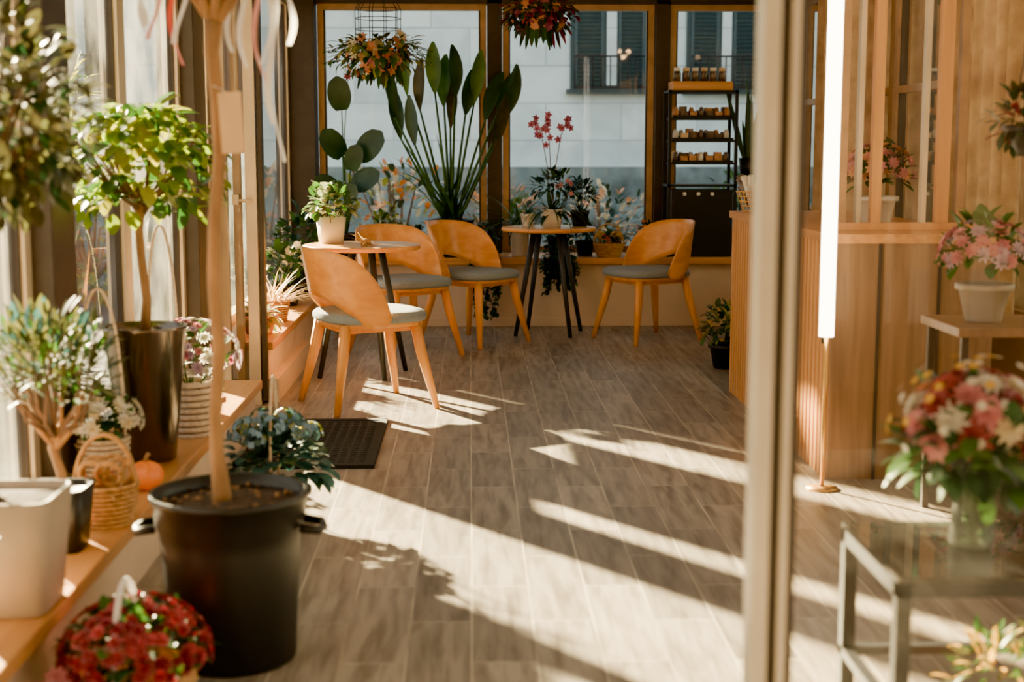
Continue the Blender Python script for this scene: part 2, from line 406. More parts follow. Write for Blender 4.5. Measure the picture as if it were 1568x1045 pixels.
window('x', -1.35, 7.65, 9.0, .31, 2.36, .05, **GL).build('window_9')
window('x', -1.35, 9.0, 10.55, .31, 2.36, .06, **GL).build('window_10')
b = MB(); b.box((-1.305, 7.66, 1.27), (-1.30, 8.44, 2.28), M['dwood']); b.tube([(-1.285, 7.66, 2.30), (-1.285, 8.46, 2.30)], .018, M['white'], 10); b.box((-1.308, 7.66, 1.25), (-1.295, 8.44, 1.27), M['bronze']); b.build('sun_block_blind')  # added blind: blocks high sun to the floor, lets low sun reach the chair
b = MB(); b.box((-2.12, 5.40, -.12), (-1.92, 6.20, 1.5), M['facade2']); b.box((-2.14, 5.37, 1.5), (-1.90, 6.22, 1.55), M['pave']); b.build('sun_block_wall', bevel=.01)  # added outside to shade the floor below the main sun stripe
b = MB()
for i in range(150):
    z_ = R.uniform(.5, 1.75); b.leaf((R.uniform(-.12,.12), R.uniform(.04,.12)+.06*math.sin(z_*9), z_), rdir()+V((0,.9,0)), R.uniform(.06,.10), R.uniform(.03,.06), R.choice([g['green'], g['dark'], g['yel']]), .6)
for k in range(5):
    b.tube([(R.uniform(-.1,.1), .03, -.12), (R.uniform(-.1,.1), .05, .8), (R.uniform(-.1,.1), .08, 1.7)], .006, M['barkd'], 5)
b.build('dapple_vine', (-2.02, 6.26, 0))  # foliage added to give the sun stripe a leafy shadow edge
b = MB(); b.tube([(0,0,-.12),(0,0,.9),(.02,0,1.5)], [.02,.015,.01], M['barkd'], 6)
crown(b, (0,0,1.55), .22, 60, .10, .05, [g['green'], g['yel']], twig=M['barkd'], root=(0,0,1.1)); b.build('young_tree', (-2.35, 8.35, 0))
d = MB()
d.box((-1.24, 7.03, .02), (-1.19, 7.08, 2.3), M['alu']); d.box((-1.10, 7.03, .02), (-1.045, 7.08, 2.3), M['alu'])
d.box((-1.165, 7.06, .02), (-1.125, 7.09, 2.3), M['bronze']); d.box((-1.24, 7.035, .0), (-1.045, 7.075, .12), M['alu'])
d.box((-1.24, 7.035, 2.22), (-1.045, 7.075, 2.3), M['alu']); d.box((-1.04, 7.04, .02), (-1.015, 7.1, 2.3), M['dark'])
d.add([(-1.19, 7.055, .12), (-1.10, 7.055, .12), (-1.10, 7.055, 2.22), (-1.19, 7.055, 2.22)], [(0,1,2,3)], M['glass'], False)
d.box((-1.16, 7.0, 1.0), (-1.13, 7.03, 1.05), M['alu']); d.tube([(-1.145, 7.01, 1.02), (-1.07, 7.0, 1.02)], .009, M['alu'])
d.build('door_1', bevel=.003)
yy = 3.0
for i in range(6):
    window('x', 2.42, yy, yy+1.26, .5, 2.36, .07, m=M['bronze'], mid=[1.6]).build('window_%d' % (11+i)); yy += 1.27
d = MB(); Y = 2.2
d.box((.443, Y-.03, 0), (.470, Y+.03, 2.5), M['alud']); d.box((.470, Y-.01, 0), (.487, Y+.02, 2.5), M['dark'])
d.box((.487, Y-.025, 0), (.501, Y+.025, 2.5), M['alud']); d.box((.501, Y-.015, 0), (.515, Y+.015, 2.5), M['dark'])
d.box((.515, Y-.02, 0), (1.45, Y+.02, .1), M['alud']); d.box((.515, Y-.02, 2.42), (1.45, Y+.02, 2.5), M['alud'])
d.box((1.45, Y-.03, 0), (1.51, Y+.03, 2.5), M['alud'])
d.add([(.515, Y, .1), (1.45, Y, .1), (1.45, Y, 2.42), (.515, Y, 2.42)], [(0,1,2,3)], M['doorglass'], False)
d.build('door_2', bevel=.002)

# ------------------------------------------------------------------ exterior
w = MB(); w.box((-8.1, 18, -.12), (9, 18.4, 7), M['facade']); w.build('building_facade')
w = MB(); w.box((-8.1, 17.85, -.12), (9, 17.99, 1.05), M['teal']); w.build('building_plinth')
def shut(name, x0, x1, z0, z1, y=17.99):
    b = MB()
    b.box((x0-.05, y-.03, z0-.05), (x1+.05, y, z1+.05), M['shutter'])
    b.box((x0-.10, y-.10, z0-.11), (x1+.10, y, z0-.05), M['shutter'])
    xm = (x0+x1)/2
    for a, c in ((x0, x0+(x1-x0)*.42), (xm+(x1-x0)*.12, x1)):
        b.box((a, y-.07, z0), (a+.04, y-.03, z1), M['shutter']); b.box((c-.04, y-.07, z0), (c, y-.03, z1), M['shutter'])
        n = int((z1-z0)/.05)
        for i in range(n):
            zz = z0+i*(z1-z0)/n
            b.box((a+.04, y-.065, zz), (c-.04, y-.035, zz+.03), M['shutter'], Matrix.Rotation(.5, 3, 'X'))
    b.box((x0+(x1-x0)*.46, y-.05, z0), (x0+(x1-x0)*.60, y-.03, z1), M['facade'])
    for i in range(9):
        xx = x0+(x1-x0)*i/8
        b.tube([(xx, y-.16, z0-.05), (xx, y-.16, z0+.35)], .009, M['metal'], 5)
    b.tube([(x0, y-.16, z0+.35), (x1, y-.16, z0+.35)], .012, M['metal'], 5)
    b.tube([(x0, y-.16, z0-.03), (x1, y-.16, z0-.03)], .012, M['metal'], 5)
    b.build(name)
shut('shuttered_window', 1.3, 2.18, 2.06, 3.4)
shut('shuttered_window.001', 2.75, 3.6, 2.06, 3.4)
shut('shuttered_window.002', -5.2, -4.4, 2.06, 3.4)
w = MB(); w.box((7.5, 2, -.12), (7.8, 17.8, 4.0), M['facade2']); w.build('neighbouring_building')
w = MB(); w.box((-14, -12.4, -.12), (16, -12, 6.5), M['ochre'])
for i in range(15):
    x_ = -13.2+i*2.0
    w.box((x_, -12.0, .9), (x_+.9, -11.97, 2.7), M['dark']); w.box((x_, -12.0, 3.8), (x_+.9, -11.97, 5.6), M['dark'])
    w.box((x_+1.25, -12.0, -.12), (x_+1.6, -11.8, 6.5), M['ochre'])
w.build('bounce_building')  # unseen building, added for warm bounce and reflections in the door glass
for i, (x, y, r, h, ms) in enumerate([(-1.9, 13.2, .6, .55, [g['green'], f['peach'], g['yel'], f['cream']]), (-.7, 13.4, .6, .6, [g['yel'], f['orange'], f['cream'], g['dark']]),
        (.3, 13.3, .45, .5, [g['green'], f['peach'], g['blueg']]), (1.3, 13.6, .5, .45, [g['dark'], f['peach'], g['blueg'], f['cream']]), (2.6, 13.4, .6, .5, [g['dark'], g['green']]),
        (-3.3, 12.5, .6, .5, [g['green'], g['yel']]), (-3.4, 9.5, .6, .45, [g['green'], g['yel'], f['peach']]), (-3.4, 7.0, .6, .4, [g['olive'], g['yel'], f['white']])]):
    b = MB(); b.tube([(0,0,-.12), (0,0,h)], .03, M['barkd'], 6)
    crown(b, (0,0,h), r, 420, .10, .05, ms, 'round', zs=.95, twig=M['barkd'], root=(0,0,.1))
    b.build('garden_shrub', (x, y, 0))

# ------------------------------------------------------------------ furniture
def chair(name, x, y, ang):
    b = MB(); NP, NZ = 36, 7; th = .011; S = 1.10
    outer = []; inner = []
    for i in range(NP+1):
        ph = -102+204*i/NP; a = abs(ph)/102; p = math.radians(ph)
        top = .80-.05*a**2-.285*a**4
        if a < .62: bot = .455+.115*math.cos(math.pi/2*a/.62)
        else: bot = .455-.045*math.sin(math.pi*(a-.62)/.38)**.5 if a < .999 else .455
        bot = min(bot, top-.004)
        for j in range(NZ+1):
            z = bot+(top-bot)*j/NZ
            k = 1+.28*(z-.45)/.35*(1-.5*a)
            rx, ry = .215*k*S, .25*(1+.06*(z-.45)/.35)*S
            dx, dy = -math.cos(p), math.sin(p)
            outer.append((dx*rx-.01, dy*ry, z)); inner.append((dx*(rx-th)-.01, dy*(ry-th), z))
    W_ = NZ+1; n = len(outer); fs = []
    for i in range(NP):
        for j in range(NZ):
            a0 = i*W_+j; fs.append((a0, a0+1, a0+W_+1, a0+W_)); fs.append((n+a0, n+a0+W_, n+a0+W_+1, n+a0+1))
        a0 = i*W_+NZ; fs.append((a0, n+a0, n+a0+W_, a0+W_))
        a0 = i*W_; fs.append((a0, a0+W_, n+a0+W_, n+a0))
    for i in (0, NP):
        for j in range(NZ):
            a0 = i*W_+j; fs.append((a0, n+a0, n+a0+1, a0+1))
    b.add(outer+inner, fs, M['ply'])
    sp = (.235*S, .228*S, 3.2)
    b.lathe((.03, 0, 0), [(0, .432), (.95, .432), (1.0, .44), (1.01, .455), (1.0, .47), (.95, .481), (.85, .486), (0, .488)], M['fabric'], 40, sup=sp)
    b.lathe((.03, 0, 0), [(0, .412), (.93, .412), (.93, .433)], M['ply'], 40, sup=sp)
    b.box((-.16, -.17, .385), (.2, -.14, .415), M['leg']); b.box((-.16, .14, .385), (.2, .17, .415), M['leg'])
    b.box((-.16, -.16, .385), (-.13, .16, .415), M['leg']); b.box((.17, -.16, .385), (.2, .16, .415), M['leg'])
    for sx, sy in ((-1, -1), (-1, 1), (1, -1), (1, 1)):
        tx, ty = (.20 if sx > 0 else -.165), sy*.175
        b.tube([(tx, ty, .425), (tx+sx*.022, ty+sy*.022, .28), (tx+sx*.08, ty+sy*.08, 0)], [.028, .027, .015], M['leg'], 8)
        b.sphere((tx-.03*sx, sy*.165, .40), .006, M['metal'], 6, 4)
    b.build(name, (x, y, 0), ang)
chair('dining_chair', -.53, 7.03, math.radians(26))
chair('dining_chair.001', -.42, 8.82, math.radians(-55))
chair('dining_chair.002', 0.01, 9.36, math.radians(-40))
chair('dining_chair.003', 1.20, 9.48, math.radians(208))

def table(name, x, y, r=.32):
    b = MB()
    b.lathe((0,0,0), [(0, .712), (r-.01, .712), (r, .718), (r, .734), (r-.004, .738)], M['ply'], 48)
    b.lathe((0,0,0), [(r-.004, .738), (r-.012, .74), (0, .74)], M['ttop'], 48)
    b.lathe((0,0,0), [(0, .70), (.17, .70), (.17, .712)], M['legmetal'], 24)
    for k in range(4):
        a = math.radians(30+90*k); ca, sa = math.cos(a), math.sin(a)
        b.tube([(.12*ca, .12*sa, .71), (.27*ca, .27*sa, 0)], [.021, .014], M['legmetal'], 8)
    b.build(name, (x, y, 0))
table('round_table', -.61, 8.01, .33); table('round_table.001', .54, 9.78, .325)

b = MB(); b.box((1.405, 5.38, 0), (2.0, 7.42, .915), M['dwood']); b.box((1.36, 5.35, .915), (2.02, 7.45, .95), M['sill'])  # dark body colour stands in for shade in the gaps between slats
yy = 5.38
while yy < 7.40: b.box((1.368, yy, 0.0), (1.406, yy+.036, .915), M['slat']); yy += .062
b.box((1.378, 5.355, 0), (2.0, 5.379, .915), M['dwood'])
for xx in (1.55, 1.78): b.box((xx, 5.348, 0), (xx+.012, 5.356, .915), M['dark'])
b.build('slatted_counter')
b = MB()
for x, wd_, m_ in [(1.44,.05,M['bronze']),(1.53,.02,M['alu']),(1.59,.04,M['slat']),(1.79,.02,M['alu']),(1.85,.05,M['slat']),(1.93,.03,M['bronze'])]:
    b.box((x, 5.62, .95), (x+wd_, 5.66, 2.748), m_)
b.box((1.42, 5.61, .951), (2.0, 5.67, .98), M['slat']); b.build('streak_screen')  # invented posts standing in for vertical streaks on the door glass

b = MB(); b.box((-.92, 5.63, 0), (-.43, 6.55, .012), M['mat'])
for q in (((-.95,5.59,0),(-.39,5.63,.016)), ((-.95,6.55,0),(-.39,6.59,.016)), ((-.95,5.63,0),(-.92,6.55,.016)), ((-.43,5.63,0),(-.39,6.55,.016))): b.box(q[0], q[1], M['matb'])
for i in range(12):
    for j in range(20):
        x_ = -.90+.04*i; y_ = 5.66+.044*j
        b.box((x_, y_, .012), (x_+.022, y_+.022, .0145), M['matb'], Matrix.Rotation(.785, 3, 'Z'))
b.build('door_mat')

b = MB(); x0, x1, y0, y1 = 1.42, 1.92, 10.24, 10.54
for x in (x0, x1-.022):
    for y in (y0, y1-.022): b.box((x, y, .497), (x+.022, y+.022, 1.69), M['metal'])
for z in (1.67, 1.0): b.box((x0, y0, z), (x1, y1, z+.018), M['metal'])
for z in (1.48, 1.32, 1.16):
    b.box((x0+.022, y0, z), (x1-.022, y1, z+.014), M['metal']); b.box((x0+.03, y0+.005, z+.014), (x1-.03, y0+.012, z+.03), M['metal'])
    for k in range(7):
        xx = x0+.035+k*.061
        for q in range(3):
            h_ = .03+R.random()*.055
            if (k+q) % 3 == 0:
                b.tube([(xx+.025, y0+.06+q*.08, z+.014), (xx+.025, y0+.06+q*.08, z+.06), (xx+.025, y0+.06+q*.08, z+.09)], [.022,.022,.012], R.choice([M['jar'], M['white'], M['brownbox']]), 10)
            else: b.box((xx, y0+.03+q*.08, z+.014), (xx+.05, y0+.09+q*.08, z+.014+h_), R.choice([M['brownbox'], M['jar'], M['jar'], M['paper'], M['brownbox']]))
b.box((x0+.03, y0+.02, 1.688), (x1-.04, y1-.04, 1.75), M['sillx'])
for k in range(6):
    xx = x0+.07+k*.065
    b.tube([(xx, y0+.1, 1.75), (xx, y0+.1, 1.81), (xx, y0+.1, 1.825)], [.028, .028, .022], M['jar'], 12)
    b.tube([(xx, y0+.1, 1.825), (xx, y0+.1, 1.85)], .024, M['paper'] if k % 2 else M['white'], 12)
b.box((x0+.03, y0+.0, .50), (x1-.03, y1-.01, .98), M['blackpl'])
b.box((x0+.06, y0-.006, .56), (x1-.06, y0+.0, .92), M['metal'])
for k in range(3): b.tube([(x0+.12+k*.1, y0-.006, .95), (x0+.12+k*.1, y0-.02, .95)], .014, M['white'], 10)
b.build('display_rack')

# ------------------------------------------------------------------ plants, back
b = MB(); b.lathe((0,0,0), [(0,0), (.062,0), (.078,.15), (.072,.15), (.068,.12), (0,.125)], M['white'], 36, sup=(1,1,6))
crown(b, (0,0,.22), .13, 170, .06, .045, [g['varieg'], g['green']], zs=.8, zmin=-.5, twig=g['green'], root=(0,0,.12)); b.build('potted_pothos', (-.79, 8.11, .74), .3)
b = MB()
for i in range(60):
    b.leaf((R.uniform(-.02,.02), R.uniform(-.02,.02), .015), rdir(.05, .7)+V((.6,0,0)), R.uniform(.06,.15), .006, g['dry'], .8, 'strap', 3)
b.tube([(-.02,0,.022),(.03,0,.022)], .022, M['wick'], 8); b.build('straw_bow', (-.58, 7.84, .741))

b = MB(); pot(b, .07, .09, .17, M['blackpl'])
for (x, y, z, s_, dx) in [(-.02,0,1.05,.25,(-.1,-.5,1)), (-.02,0,.72,.25,(-.5,-.6,.8)), (.10,0,.70,.27,(.7,-.5,.9)), (.04,-.05,.62,.2,(.3,-.4,1)), (.05,0,.50,.24,(.8,-.5,.5)), (-.05,0,.45,.22,(-.7,-.6,.6)), (.0,0,.40,.2,(.3,-.8,.5))]:
    b.tube([(0,0,.14), (x*.5,y,z*.6), (x,y,z)], [.008,.006,.004], g['green'], 6)
    b.leaf((x,y,z), dx, s_, s_*.68, g['dark'], .35, 'round', 8, .12, up=V((0,-1,.3)))
b.tube([(0,0,.14), (.0,-.01,.9), (.03,-.02,1.28)], [.005,.004,.003], g['green'], 6); b.flower((.03,-.03,1.29), (0,-1,.3), .035, f['red'], 7, 2)
b.build('potted_fiddle_leaf', (-.90, 10.38, .497))

b = MB(); pot(b, .12, .16, .27, M['blackpl'])
spec = [(-.44,.0,1.00,-.4),(-.34,-.05,1.16,-.35),(-.24,.0,1.05,-.2),(-.12,-.05,1.17,-.1),(-.05,.05,1.08,.05),(.04,-.06,1.14,.1),(.12,0,1.02,.15),(.19,-.05,1.10,.3),(.28,.0,.98,.4),(.38,-.02,1.04,.55),(.44,0,1.0,.8),(-.40,.05,.85,-.5),(.0,.05,.92,-.05),(-.28,-.08,.80,-.4),(.34,-.06,.78,.6)]
for x, y, z, lean in spec:
    b.tube([(R.uniform(-.06,.06), R.uniform(-.05,.05), .24), (x*.30, y, z*.45), (x*.62, y, z*.75), (x*.9, y, z)], [.014,.011,.009,.007], g['green'], 7)
    base = V((x*.9, y, z)); ll = R.uniform(.32,.42)
    b.leaf(base, (lean*.5+R.uniform(-.12,.12), R.uniform(-.3,.1), 1.0), ll, R.uniform(.085,.12), R.choice([g['green'], g['dark'], g['dark'], g['olived']]), R.uniform(-.1,.5), 'oval', 8, .45, up=V((R.uniform(-.9,.9), -1, .2)))
for i in range(12):
    b.leaf((R.uniform(-.06,.06), R.uniform(-.06,.06), .25), rdir(.6,.9)+V((0,-.2,.7)), R.uniform(.5,.8), .03, R.choice([g['green'], g['dark']]), R.uniform(.2,1.0), 'strap', 7, .3)
b.build('bird_of_paradise_plant', (-.14, 10.36, .497))

def strap(name, loc, n, ln, w_, mats, potm, pr=.07, ph=.11, z0=.4):
    b = MB(); pot(b, pr*.75, pr, ph, potm, rim=.005)
    for i in range(n):
        b.leaf((R.uniform(-.02,.02), R.uniform(-.02,.02), ph-.03), rdir(z0,.95), ln*R.uniform(.6,1.1), w_, R.choice(mats), R.uniform(.8,2.2), 'strap', 8, .3)
    b.build(name, loc)
strap('spider_plant', (.36, 10.40, .497), 60, .46, .018, [g['green'], g['dark']], M['white'], .075, .2, .7)
strap('potted_grass', (.40, 9.84, .74), 44, .22, .011, [g['green'], g['blueg']], M['white'], .05, .09, .5)
strap('dracaena_plant', (1.05, 10.48, .497), 50, .24, .02, [g['green'], g['dark']], M['blackpl'], .07, .14, .6)
b = MB(); b.lathe((0,0,0), [(0,0),(.06,0),(.075,.125),(.07,.125),(.066,.1),(0,.105)], M['white'], 36, sup=(1,1,6))
for k in range(8): b.leaf((0,0,.1), rdir(.1,.5), .18, .05, g['dark'], 1.2, 'strap', 6, .3)
for k in range(26): b.leaf((0,0,.1), rdir(.4,.9), .36, .014, R.choice([g['dark'], g['green']]), R.uniform(1,2.2), 'strap', 8, .3)
crown(b, (.02,0,.27), .15, 160, .065, .028, [g['green'], g['dark'], g['blueg']], zs=.75, zmin=-.4, root=(0,0,.1), twig=g['green'])
for sx in (-.07, -.02, .06):
    pts = [V((0,0,.1)), V((sx*.4,0,.4)), V((sx,-.02,.62)), V((sx*1.6,-.04,.72))]
    b.tube(pts, .003, M['barkd'], 5)
    for k in range(7):
        p = pts[2].lerp(pts[3], k/5)+V((R.uniform(-.03,.03), R.uniform(-.03,.02), R.uniform(-.09,.05)))
        b.flower(p, V((R.uniform(-.5,.5),-1,.2)), .028, f['mauve'], 5, 1, f['burg'])
for k in range(5): b.flower((R.uniform(-.02,.14), -.1, R.uniform(.2,.4)), (0,-1,.2), .02, f['pink'], 6)
b.build('potted_orchid', (.555, 9.72, .74))
b = MB(); pot(b, .05, .065, .11, M['blackpl'], rim=.004)
crown(b, (.0,0,.2), .11, 110, .07, .028, [g['dark'], g['blueg']], zs=1.0, zmin=-.2, root=(0,0,.1), twig=g['green'])
b.build('potted_rosemary', (.76, 9.88, .74))

def ivy(name, loc, n, ln, pr=.08, wid=.18, ph=.14, mats=None):
    b = MB(); pot(b, pr*.8, pr, ph, M['blackpl'], rim=.004); mats = mats or [g['dark'], g['dark'], g['green']]
    crown(b, (0,0,ph+.03), pr*1.3, 60, .05, .04, mats, zs=.6)
    for i in range(n):
        x = R.uniform(-wid, wid); l = ln*R.uniform(.4, 1)
        pts = [V((x*.4, -.02, ph)), V((x*.8, -.17, ph+.02)), V((x, -.275, .03))]
        m_ = 7
        for k in range(1, m_): pts.append(V((x+R.uniform(-.02,.02), -.285+R.uniform(-.015,.01), .02-l*k/(m_-1))))
        b.tube(pts, .002, g['dark'], 4)
        for k in range(1, len(pts)):
            for q in range(4):
                p = pts[k-1].lerp(pts[k], q/4)
                b.leaf(p, rdir(-.7,.3)+V((0,-.8,0)), .045, .035, R.choice(mats), .6, 'round', 3)
    b.build(name, loc)
ivy('trailing_ivy', (.12, 10.36, .497), 15, .45, wid=.14)
ivy('trailing_ivy.001', (.64, 10.36, .497), 12, .28, wid=.13)
for i, (nm, x, y, r, ms, pm) in enumerate([('potted_mint', -.62, 10.42, .12, [g['green'], g['yel']], M['terra']), ('potted_thyme', -.40, 10.26, .06, [g['green'], g['dark']], M['blackpl']), ('potted_heather', 1.31, 10.48, .07, [g['green'], g['dark'], f['orange']], M['white']), ('potted_fern', .84, 10.42, .08, [g['dark'], g['green']], M['blackpl'])]):
    b = MB(); pot(b, .055, .07, .11, pm, rim=.005)
    crown(b, (0,0,.11+r*.8), r, 120, .05, .03, ms, zs=.9, zmin=-.5, root=(0,0,.09), twig=g['green']); b.build(nm, (x, y, .497))
b = MB(); basket(b, .08, .11, .1, M['wick'], handle=.16)
for k in range(18): b.flower((R.uniform(-.07,.07), R.uniform(-.07,.07), .12+R.uniform(0,.05)), rdir(.4,1), .035, R.choice([f['yellow'], f['cream'], f['orange']]), 8, 2)
crown(b, (0,0,.12), .09, 40, .05, .03, [g['green']], zs=.5, zmin=0); b.build('flower_basket', (1.00, 10.25, .497))
b = MB(); pts = [(.07*math.cos(a*math.pi/12), 0, .085+.07*math.sin(a*math.pi/12)) for a in range(25)]
b.tube(pts, .012, mat('purple_rope', (.12, .05, .22), .7), 8)
for k in range(14):
    a = k*math.pi/7; b.leaf((.07*math.cos(a), 0, .085+.07*math.sin(a)), (math.cos(a+1), -.5, math.sin(a+1)), .04, .02, g['blueg'], .4)
b.build('decorative_wreath', (1.24, 10.26, .497))

def hanging(name, x, y, z, mats, fl_, cage=True, rad=.30, n=230):
    b = MB()
    b.lathe((0,0,0), [(0,-.12),(.08,-.11),(.13,-.04),(.14,.0)], M['wick'], 20)
    for k in range(10):
        a = k*math.pi/5; ca, sa = math.cos(a), math.sin(a)
        if cage:
            b.tube([(.145*ca,.145*sa,0),(.15*ca,.15*sa,.28),(.10*ca,.10*sa,.36),(0,0,.40)], .0028, M['metal'], 5)
    if cage:
        for zz in (.08, .15, .22, .28): b.tube([(.15*math.cos(a*math.pi/10), .15*math.sin(a*math.pi/10), zz) for a in range(21)], .0028, M['metal'], 5)
        b.tube([(0,0,.38),(0,0,2.75-z)], .003, M['metal'], 5)
    else:
        for k in range(3):
            a = k*2.094; b.tube([(.14*math.cos(a), .14*math.sin(a), 0), (0,0,.35)], .002, M['metal'], 5)
        b.tube([(0,0,.35),(0,0,2.75-z)], .003, M['metal'], 5)
    for i in range(n):
        d_ = rdir(-.6,.5); rr = rad*R.uniform(.3,.8)
        p = V((d_.x*rr, d_.y*rr, d_.z*.18+.0))
        b.leaf(p, d_+V((0,0,.15)), R.uniform(.06,.12), R.uniform(.025,.045), R.choice(mats), R.uniform(.4,1.6), 'oval', 5)
    for i in range(30):
        d_ = rdir(-.2,.3); e = V((d_.x*rad*1.05, d_.y*rad, d_.z*.25-.03)); b.tube([(0,0,0), e*.6+V((0,0,.05)), e], .003, M['barkd'], 4)
        for q in range(6): b.leaf((e*.55).lerp(e, q/5), d_+rdir()*.8, .045, .03, R.choice(mats), .5, 'round')
    for i in range(34):
        d_ = rdir(-.7,.6); d_.y = -abs(d_.y); rr = rad*R.uniform(.45,.8)
        b.flower((d_.x*rr, d_.y*rr, d_.z*.2), d_, R.uniform(.03,.055), R.choice(fl_), 7, 2)
    for i in range(22):
        x_ = R.uniform(-.1,.14); b.leaf((x_, R.uniform(-.12,0), -.06), (x_,-.2,-1), R.uniform(.12,.22), .03, R.choice(mats), -.3, 'oval', 5)
    b.build(name, (x, y, z))
hanging('hanging_flower_basket', -.60, 9.55, 1.90, [g['green'], g['dark'], g['olive'], g['yel']], [f['orange'], f['peach'], f['pink'], f['peach'], f['peach'], f['cream']], True, .32)
hanging('hanging_flower_basket.001', .46, 9.55, 2.17, [g['dark'], f['burg'], g['olived'], g['green']], [f['burg'], f['peach'], f['mauve']], False, .24, 190)

b = MB(); b.box((-.1,-.1,0), (.1,.1,.02), M['metal']); b.box((-.1,-.1,.56), (.1,.1,.58), M['metal'])
for sx in (-.09,.09):
    for sy in (-.09,.09): b.tube([(sx,sy,0),(sx,sy,.57)], .008, M['metal'], 6)
b.lathe((0,0,.58), [(0,0),(.07,0),(.09,.13),(.085,.13),(0,.11)], M['blackpl'], 24)
for i in range(16): b.leaf((R.uniform(-.05,.05), R.uniform(-.04,.04), .68), (R.uniform(-.28,.28), R.uniform(-.2,.2), 1), R.uniform(.3,.62), .045, g['dark'], R.uniform(-.2,.3), 'strap', 6, .35, up=V((R.uniform(-.5,.5),-1,0)))
b.build('potted_snake_plant', (2.04, 10.36, .497))

b = MB()
for k in range(5):
    t = k/4; r = .05+.035*t
    b.tube([(r*math.cos(a*math.pi/10), r*math.sin(a*math.pi/10), .004+t*.10) for a in range(21)], .003, M['gold'], 5)
for k in range(16):
    a = k*math.pi/8; b.tube([(.05*math.cos(a), .05*math.sin(a), .004), (.085*math.cos(a), .085*math.sin(a), .104)], .002, M['gold'], 4)
for k in range(14):
    a = R.uniform(0,6.28); b.tube([(0,0,.01), (.07*math.cos(a), .07*math.sin(a), R.uniform(.13,.2))], [.012,.018], R.choice([M['paper'], M['white'], M['jar'], M['terra']]), 6)
b.build('wire_basket', (1.455, 7.32, .95))
b = MB(); pot(b, .08, .1, .14, M['blackpl'])
crown(b, (0,0,.23), .16, 190, .06, .035, [g['green'], g['dark'], g['yel'], f['yellow']], zs=.9, zmin=-.6, root=(0,0,.12), twig=g['green']); b.build('potted_shrub', (1.50, 8.2, 0))

# ------------------------------------------------------------------ left ledge 2 plants
b = MB(); pot(b, .07, .09, .1, M['terra'])
for i in range(80): b.leaf((0,0,.08), rdir(.1,.9), R.uniform(.10,.18), .035, R.choice([g['varieg'], g['green'], f['cream'], g['yel']]), R.uniform(.5,1.5), 'oval', 5)
b.build('potted_croton', (-1.11, 7.45, .31))
b = MB(); basket(b, .07, .09, .12, M['wick'])
for i in range(120): b.leaf((R.uniform(-.04,.04), R.uniform(-.04,.04), .08), rdir(.45,1), R.uniform(.16,.28), .008, g['dry'], R.uniform(.2,1.2), 'strap', 5)
b.build('dried_grass_basket', (-1.11, 8.0, .312))
b = MB(); pot(b, .07, .09, .13, M['blackpl'])
crown(b, (0,0,.24), .14, 130, .07, .04, [g['green'], g['dark'], f['cream']], zs=.9, zmin=-.4, root=(0,0,.1), twig=g['green']); b.build('potted_gardenia', (-1.14, 8.8, .31))
b = MB(); pot(b, .08, .1, .16, M['blackpl'])
crown(b, (0,0,.34), .17, 170, .09, .045, [g['green'], g['dark'], g['green']], zs=1.2, zmin=-.6, root=(0,0,.1), twig=g['green']); b.build('potted_ficus', (-1.14, 9.6, .31))

# ------------------------------------------------------------------ left foreground
b = MB()
b.lathe((0,0,0), [(0,0),(.088,0),(.092,.004),(.138,.45),(.142,.46),(.134,.46),(.128,.42)], M['gunmetal'], 48)
b.lathe((0,0,0), [(.13,.425),(.0,.43)], M['soil'], 32)
b.tube([(0,0,.42),(.010,0,.55),(-.004,.005,.68),(-.008,0,.78),(.0,0,.88)], [.019,.015,.014,.014,.017], M['bark'], 10)
for k in range(18):
    a = R.uniform(0,6.28); rr = R.uniform(.14,.24); e = V((rr*math.cos(a), rr*math.sin(a), R.uniform(.90,1.14)))
    b.tube([(0,0,.84+R.uniform(-.02,.03)), (e.x*.5, e.y*.5, .91+R.uniform(0,.04)), e], [.009,.006,.003], M['barkd'], 6)
for k in range(400):
    a = R.uniform(0, 6.28); rr = .25*math.sqrt(R.random()); top = 1.20-.16*(rr/.25)**2; z = R.uniform(.84, top) if R.random() < .6 else top
    c_, s_ = math.cos(a), math.sin(a); k_ = R.uniform(.7,1.15)
    b.leaf((rr*c_, rr*s_, z), V((c_*.9, s_*.9, R.uniform(-.6,.7)))+rdir()*.5, .078*k_, .050*k_, R.choice([g['lime'], g['lime'], g['green'], g['yel'], g['green']]), R.uniform(.3,1.3), 'oval', 5, .25)
b.build('potted_citrus_tree', (-1.10, 4.80, .22))
def mums(r, mats, n, fr, bask, br=.08, bh=.16, leafm=None, handle=0., dens=110):
    b = MB(); basket(b, br*.85, br, bh, bask, handle=handle)
    crown(b, (0,0,bh+r*.5), r*.82, dens, .05, .03, leafm or [g['green'], g['dark']], zs=.75, zmin=-.5, root=(0,0,bh*.7), twig=g['green'])
    for i in range(n):
        d_ = rdir(-.25,1); p = V((d_.x*r, d_.y*r, bh+r*.45+d_.z*r*.75))
        b.flower(p, d_, fr*R.uniform(.75,1.2), R.choice(mats), 9, 3, None)
    return b
mums(.19, [f['white'], f['lilac'], f['white'], f['lilac'], f['pink']], 130, .022, M['wickw'], .088, .2).build('potted_chrysanthemum', (-1.04, 5.22, .22))
b = mums(.12, [f['white'], f['cream']], 60, .024, M['wickw'], .075, .15)
b.tube([(.07*math.cos(math.pi*k/16), 0, .12+.5*math.sin(math.pi*k/16)**.8) for k in range(17)], .005, M['wickw'], 6)
b.build('white_flower_basket', (-1.16, 4.44, .22))
b = mums(.09, [f['white'], f['lilac']], 40, .02, M['wickw'], .06, .12)
b.tube([(.06*math.cos(math.pi*k/16), 0, .10+.66*math.sin(math.pi*k/16)**.8) for k in range(17)], .006, M['wickw'], 6)
b.build('white_flower_basket.001', (-1.20, 5.54, .22))
